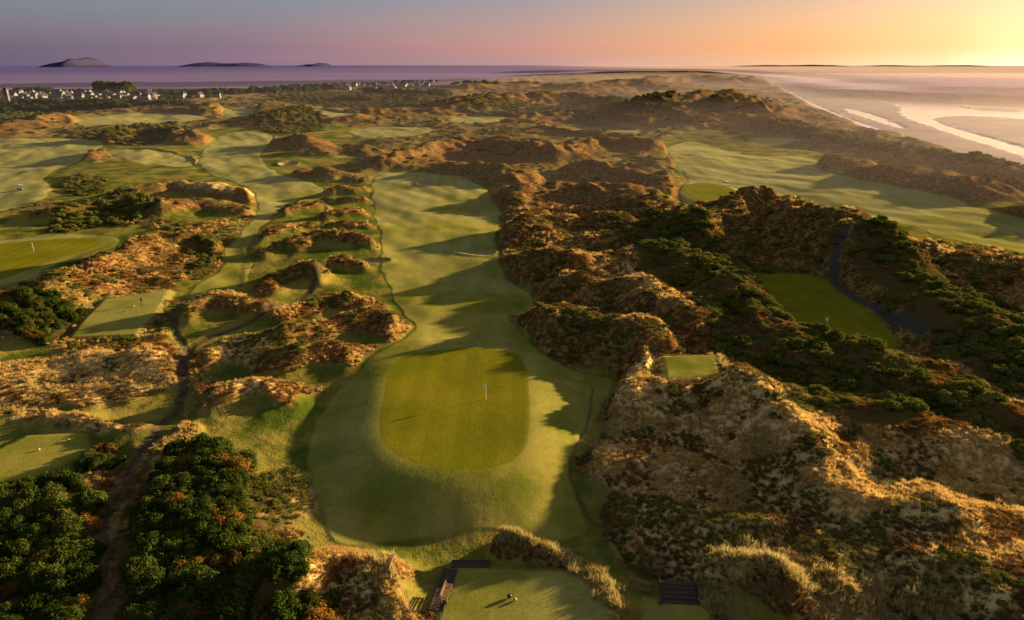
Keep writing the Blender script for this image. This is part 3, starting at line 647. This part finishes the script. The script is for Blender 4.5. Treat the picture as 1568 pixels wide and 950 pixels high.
def fog_sheet(z,amax,seed,off):
    rs_=np.geomspace(850,15500,100);th_=np.radians(np.linspace(-62,62,150));R_,T_=np.meshgrid(rs_,th_,indexing='ij');x=(R_*np.sin(T_)).ravel();y=(R_*np.cos(T_)).ravel()
    rr_=np.hypot(x,y);d=poly_sdf(x,y,LAND,900.0)
    f=sst(-140+off,240+off,d);west=sst(200,-300,x);f=np.maximum(f,west*sst(1150+off*.6,1480+off*.6,rr_+60*fbm(x,y,300,2,9,20.)))
    f*=sst(960,1250,rr_+np.clip(-x,0,200))
    zz=z+fbm(x,y,900,2,seed,20.)*2.5
    nt_=len(th_);nr_=len(rs_);V=np.stack([x,y,zz],1);Fc=[(i*nt_+j,i*nt_+j+1,(i+1)*nt_+j+1,(i+1)*nt_+j) for i in range(nr_-1) for j in range(nt_-1)]
    o=add_mesh('fog_bank',V.tolist(),Fc,[fog_mat('fog_%d'%seed,amax,seed,(.0012,.0035,1))],True);at=o.data.attributes.new('fog','FLOAT','POINT');at.data.foreach_set('value',f.astype(np.float32))
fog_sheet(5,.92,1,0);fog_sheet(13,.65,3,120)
# ---------------------------------------------------------------- light, sky
sd=Vector((math.sin(SUN_AZ)*math.cos(SUN_EL),math.cos(SUN_AZ)*math.cos(SUN_EL),math.sin(SUN_EL)))
sl=bpy.data.lights.new('sun','SUN');sl.energy=15.5;sl.angle=math.radians(1.2);sl.color=(1,.72,.37)
so=bpy.data.objects.new('sun',sl);so.rotation_euler=(-sd).to_track_quat('-Z','Y').to_euler();scene.collection.objects.link(so)
w=bpy.data.worlds.new('World');scene.world=w;w.use_nodes=True;nt=w.node_tree;nt.nodes.clear();b=NB(nt)
sky=b.n('ShaderNodeTexSky',sky_type='NISHITA');sky.sun_disc=False;sky.sun_elevation=SUN_EL;sky.sun_rotation=SUN_AZ;sky.dust_density=2.;sky.air_density=1.2
tc=b.n('ShaderNodeTexCoord');sx=b.n('ShaderNodeSeparateXYZ');b.l(tc.outputs['Generated'],sx.inputs[0])
dot=b.n('ShaderNodeVectorMath',operation='DOT_PRODUCT');b.l(tc.outputs['Generated'],dot.inputs[0]);dot.inputs[1].default_value=(math.sin(SUN_AZ),math.cos(SUN_AZ),0.0)
def cramp(f,stops):
    n=b.n('ShaderNodeValToRGB');e=n.color_ramp.elements
    while len(e)<len(stops):e.new(.5)
    for i,(p_,c_) in enumerate(stops):e[i].position=p_;e[i].color=(*c_,1)
    b.l(f,n.inputs[0]);return n.outputs[0]
d01=b.math('MULTIPLY_ADD',dot.outputs['Value'],.5);d01.node.inputs[2].default_value=.5
low=cramp(d01,[(0,(.10,.09,.16)),(.44,(.14,.11,.21)),(.58,(.25,.17,.27)),(.75,(.52,.30,.31)),(.883,(.95,.54,.34)),(.93,(1.25,.84,.52)),(.958,(1.9,1.5,1.0)),(1,(2.1,1.8,1.2))])
hor=cramp(d01,[(0,(.10,.10,.16)),(.44,(.12,.10,.19)),(.58,(.22,.14,.24)),(.75,(.55,.26,.26)),(.883,(.90,.40,.19)),(.93,(1.05,.56,.28)),(.958,(1.35,.88,.52)),(1,(1.5,1.1,.7))])
up=cramp(d01,[(0,(.14,.19,.30)),(.44,(.10,.165,.27)),(.6,(.13,.165,.29)),(.75,(.23,.185,.29)),(.883,(.48,.28,.25)),(1,(.80,.48,.34))])
ze=(.15,.155,.18)
el=sx.outputs[2]
c=b.mix(b.ramp(el,-.004,.022),low,hor);c=b.mix(b.ramp(el,0.01,.09),c,up);c=b.mix(b.ramp(el,.12,.5),c,ze)
mpn=b.n('ShaderNodeMapping');mpn.inputs['Scale'].default_value=(2.,2.,38.);b.l(tc.outputs['Generated'],mpn.inputs['Vector'])
cl=b.noise(mpn.outputs[0],1.4,5,.6);c=b.mix(b.ramp(cl,.45,.8,0,.5),c,b.mix(1.,c,(1.3,1.10,1.05),'MULTIPLY'))
ad=b.n('ShaderNodeBackground');b.l(c,ad.inputs[0]);ad.inputs[1].default_value=.88
bg=b.n('ShaderNodeBackground');b.l(sky.outputs[0],bg.inputs[0]);bg.inputs[1].default_value=.05
ash=b.n('ShaderNodeAddShader');b.l(ad.outputs[0],ash.inputs[0]);b.l(bg.outputs[0],ash.inputs[1])
wo=b.n('ShaderNodeOutputWorld');b.l(ash.outputs[0],wo.inputs[0])
scene.view_settings.view_transform='Standard';scene.view_settings.look='None';scene.view_settings.exposure=0
cam=bpy.data.cameras.new('camera');cam.lens=F/1568*36;cam.clip_end=40000;cam.clip_start=.5
co=bpy.data.objects.new('camera',cam);co.location=(0,0,CAMH);co.rotation_euler=(math.pi/2-PITCH,0,0);scene.collection.objects.link(co);scene.camera=co
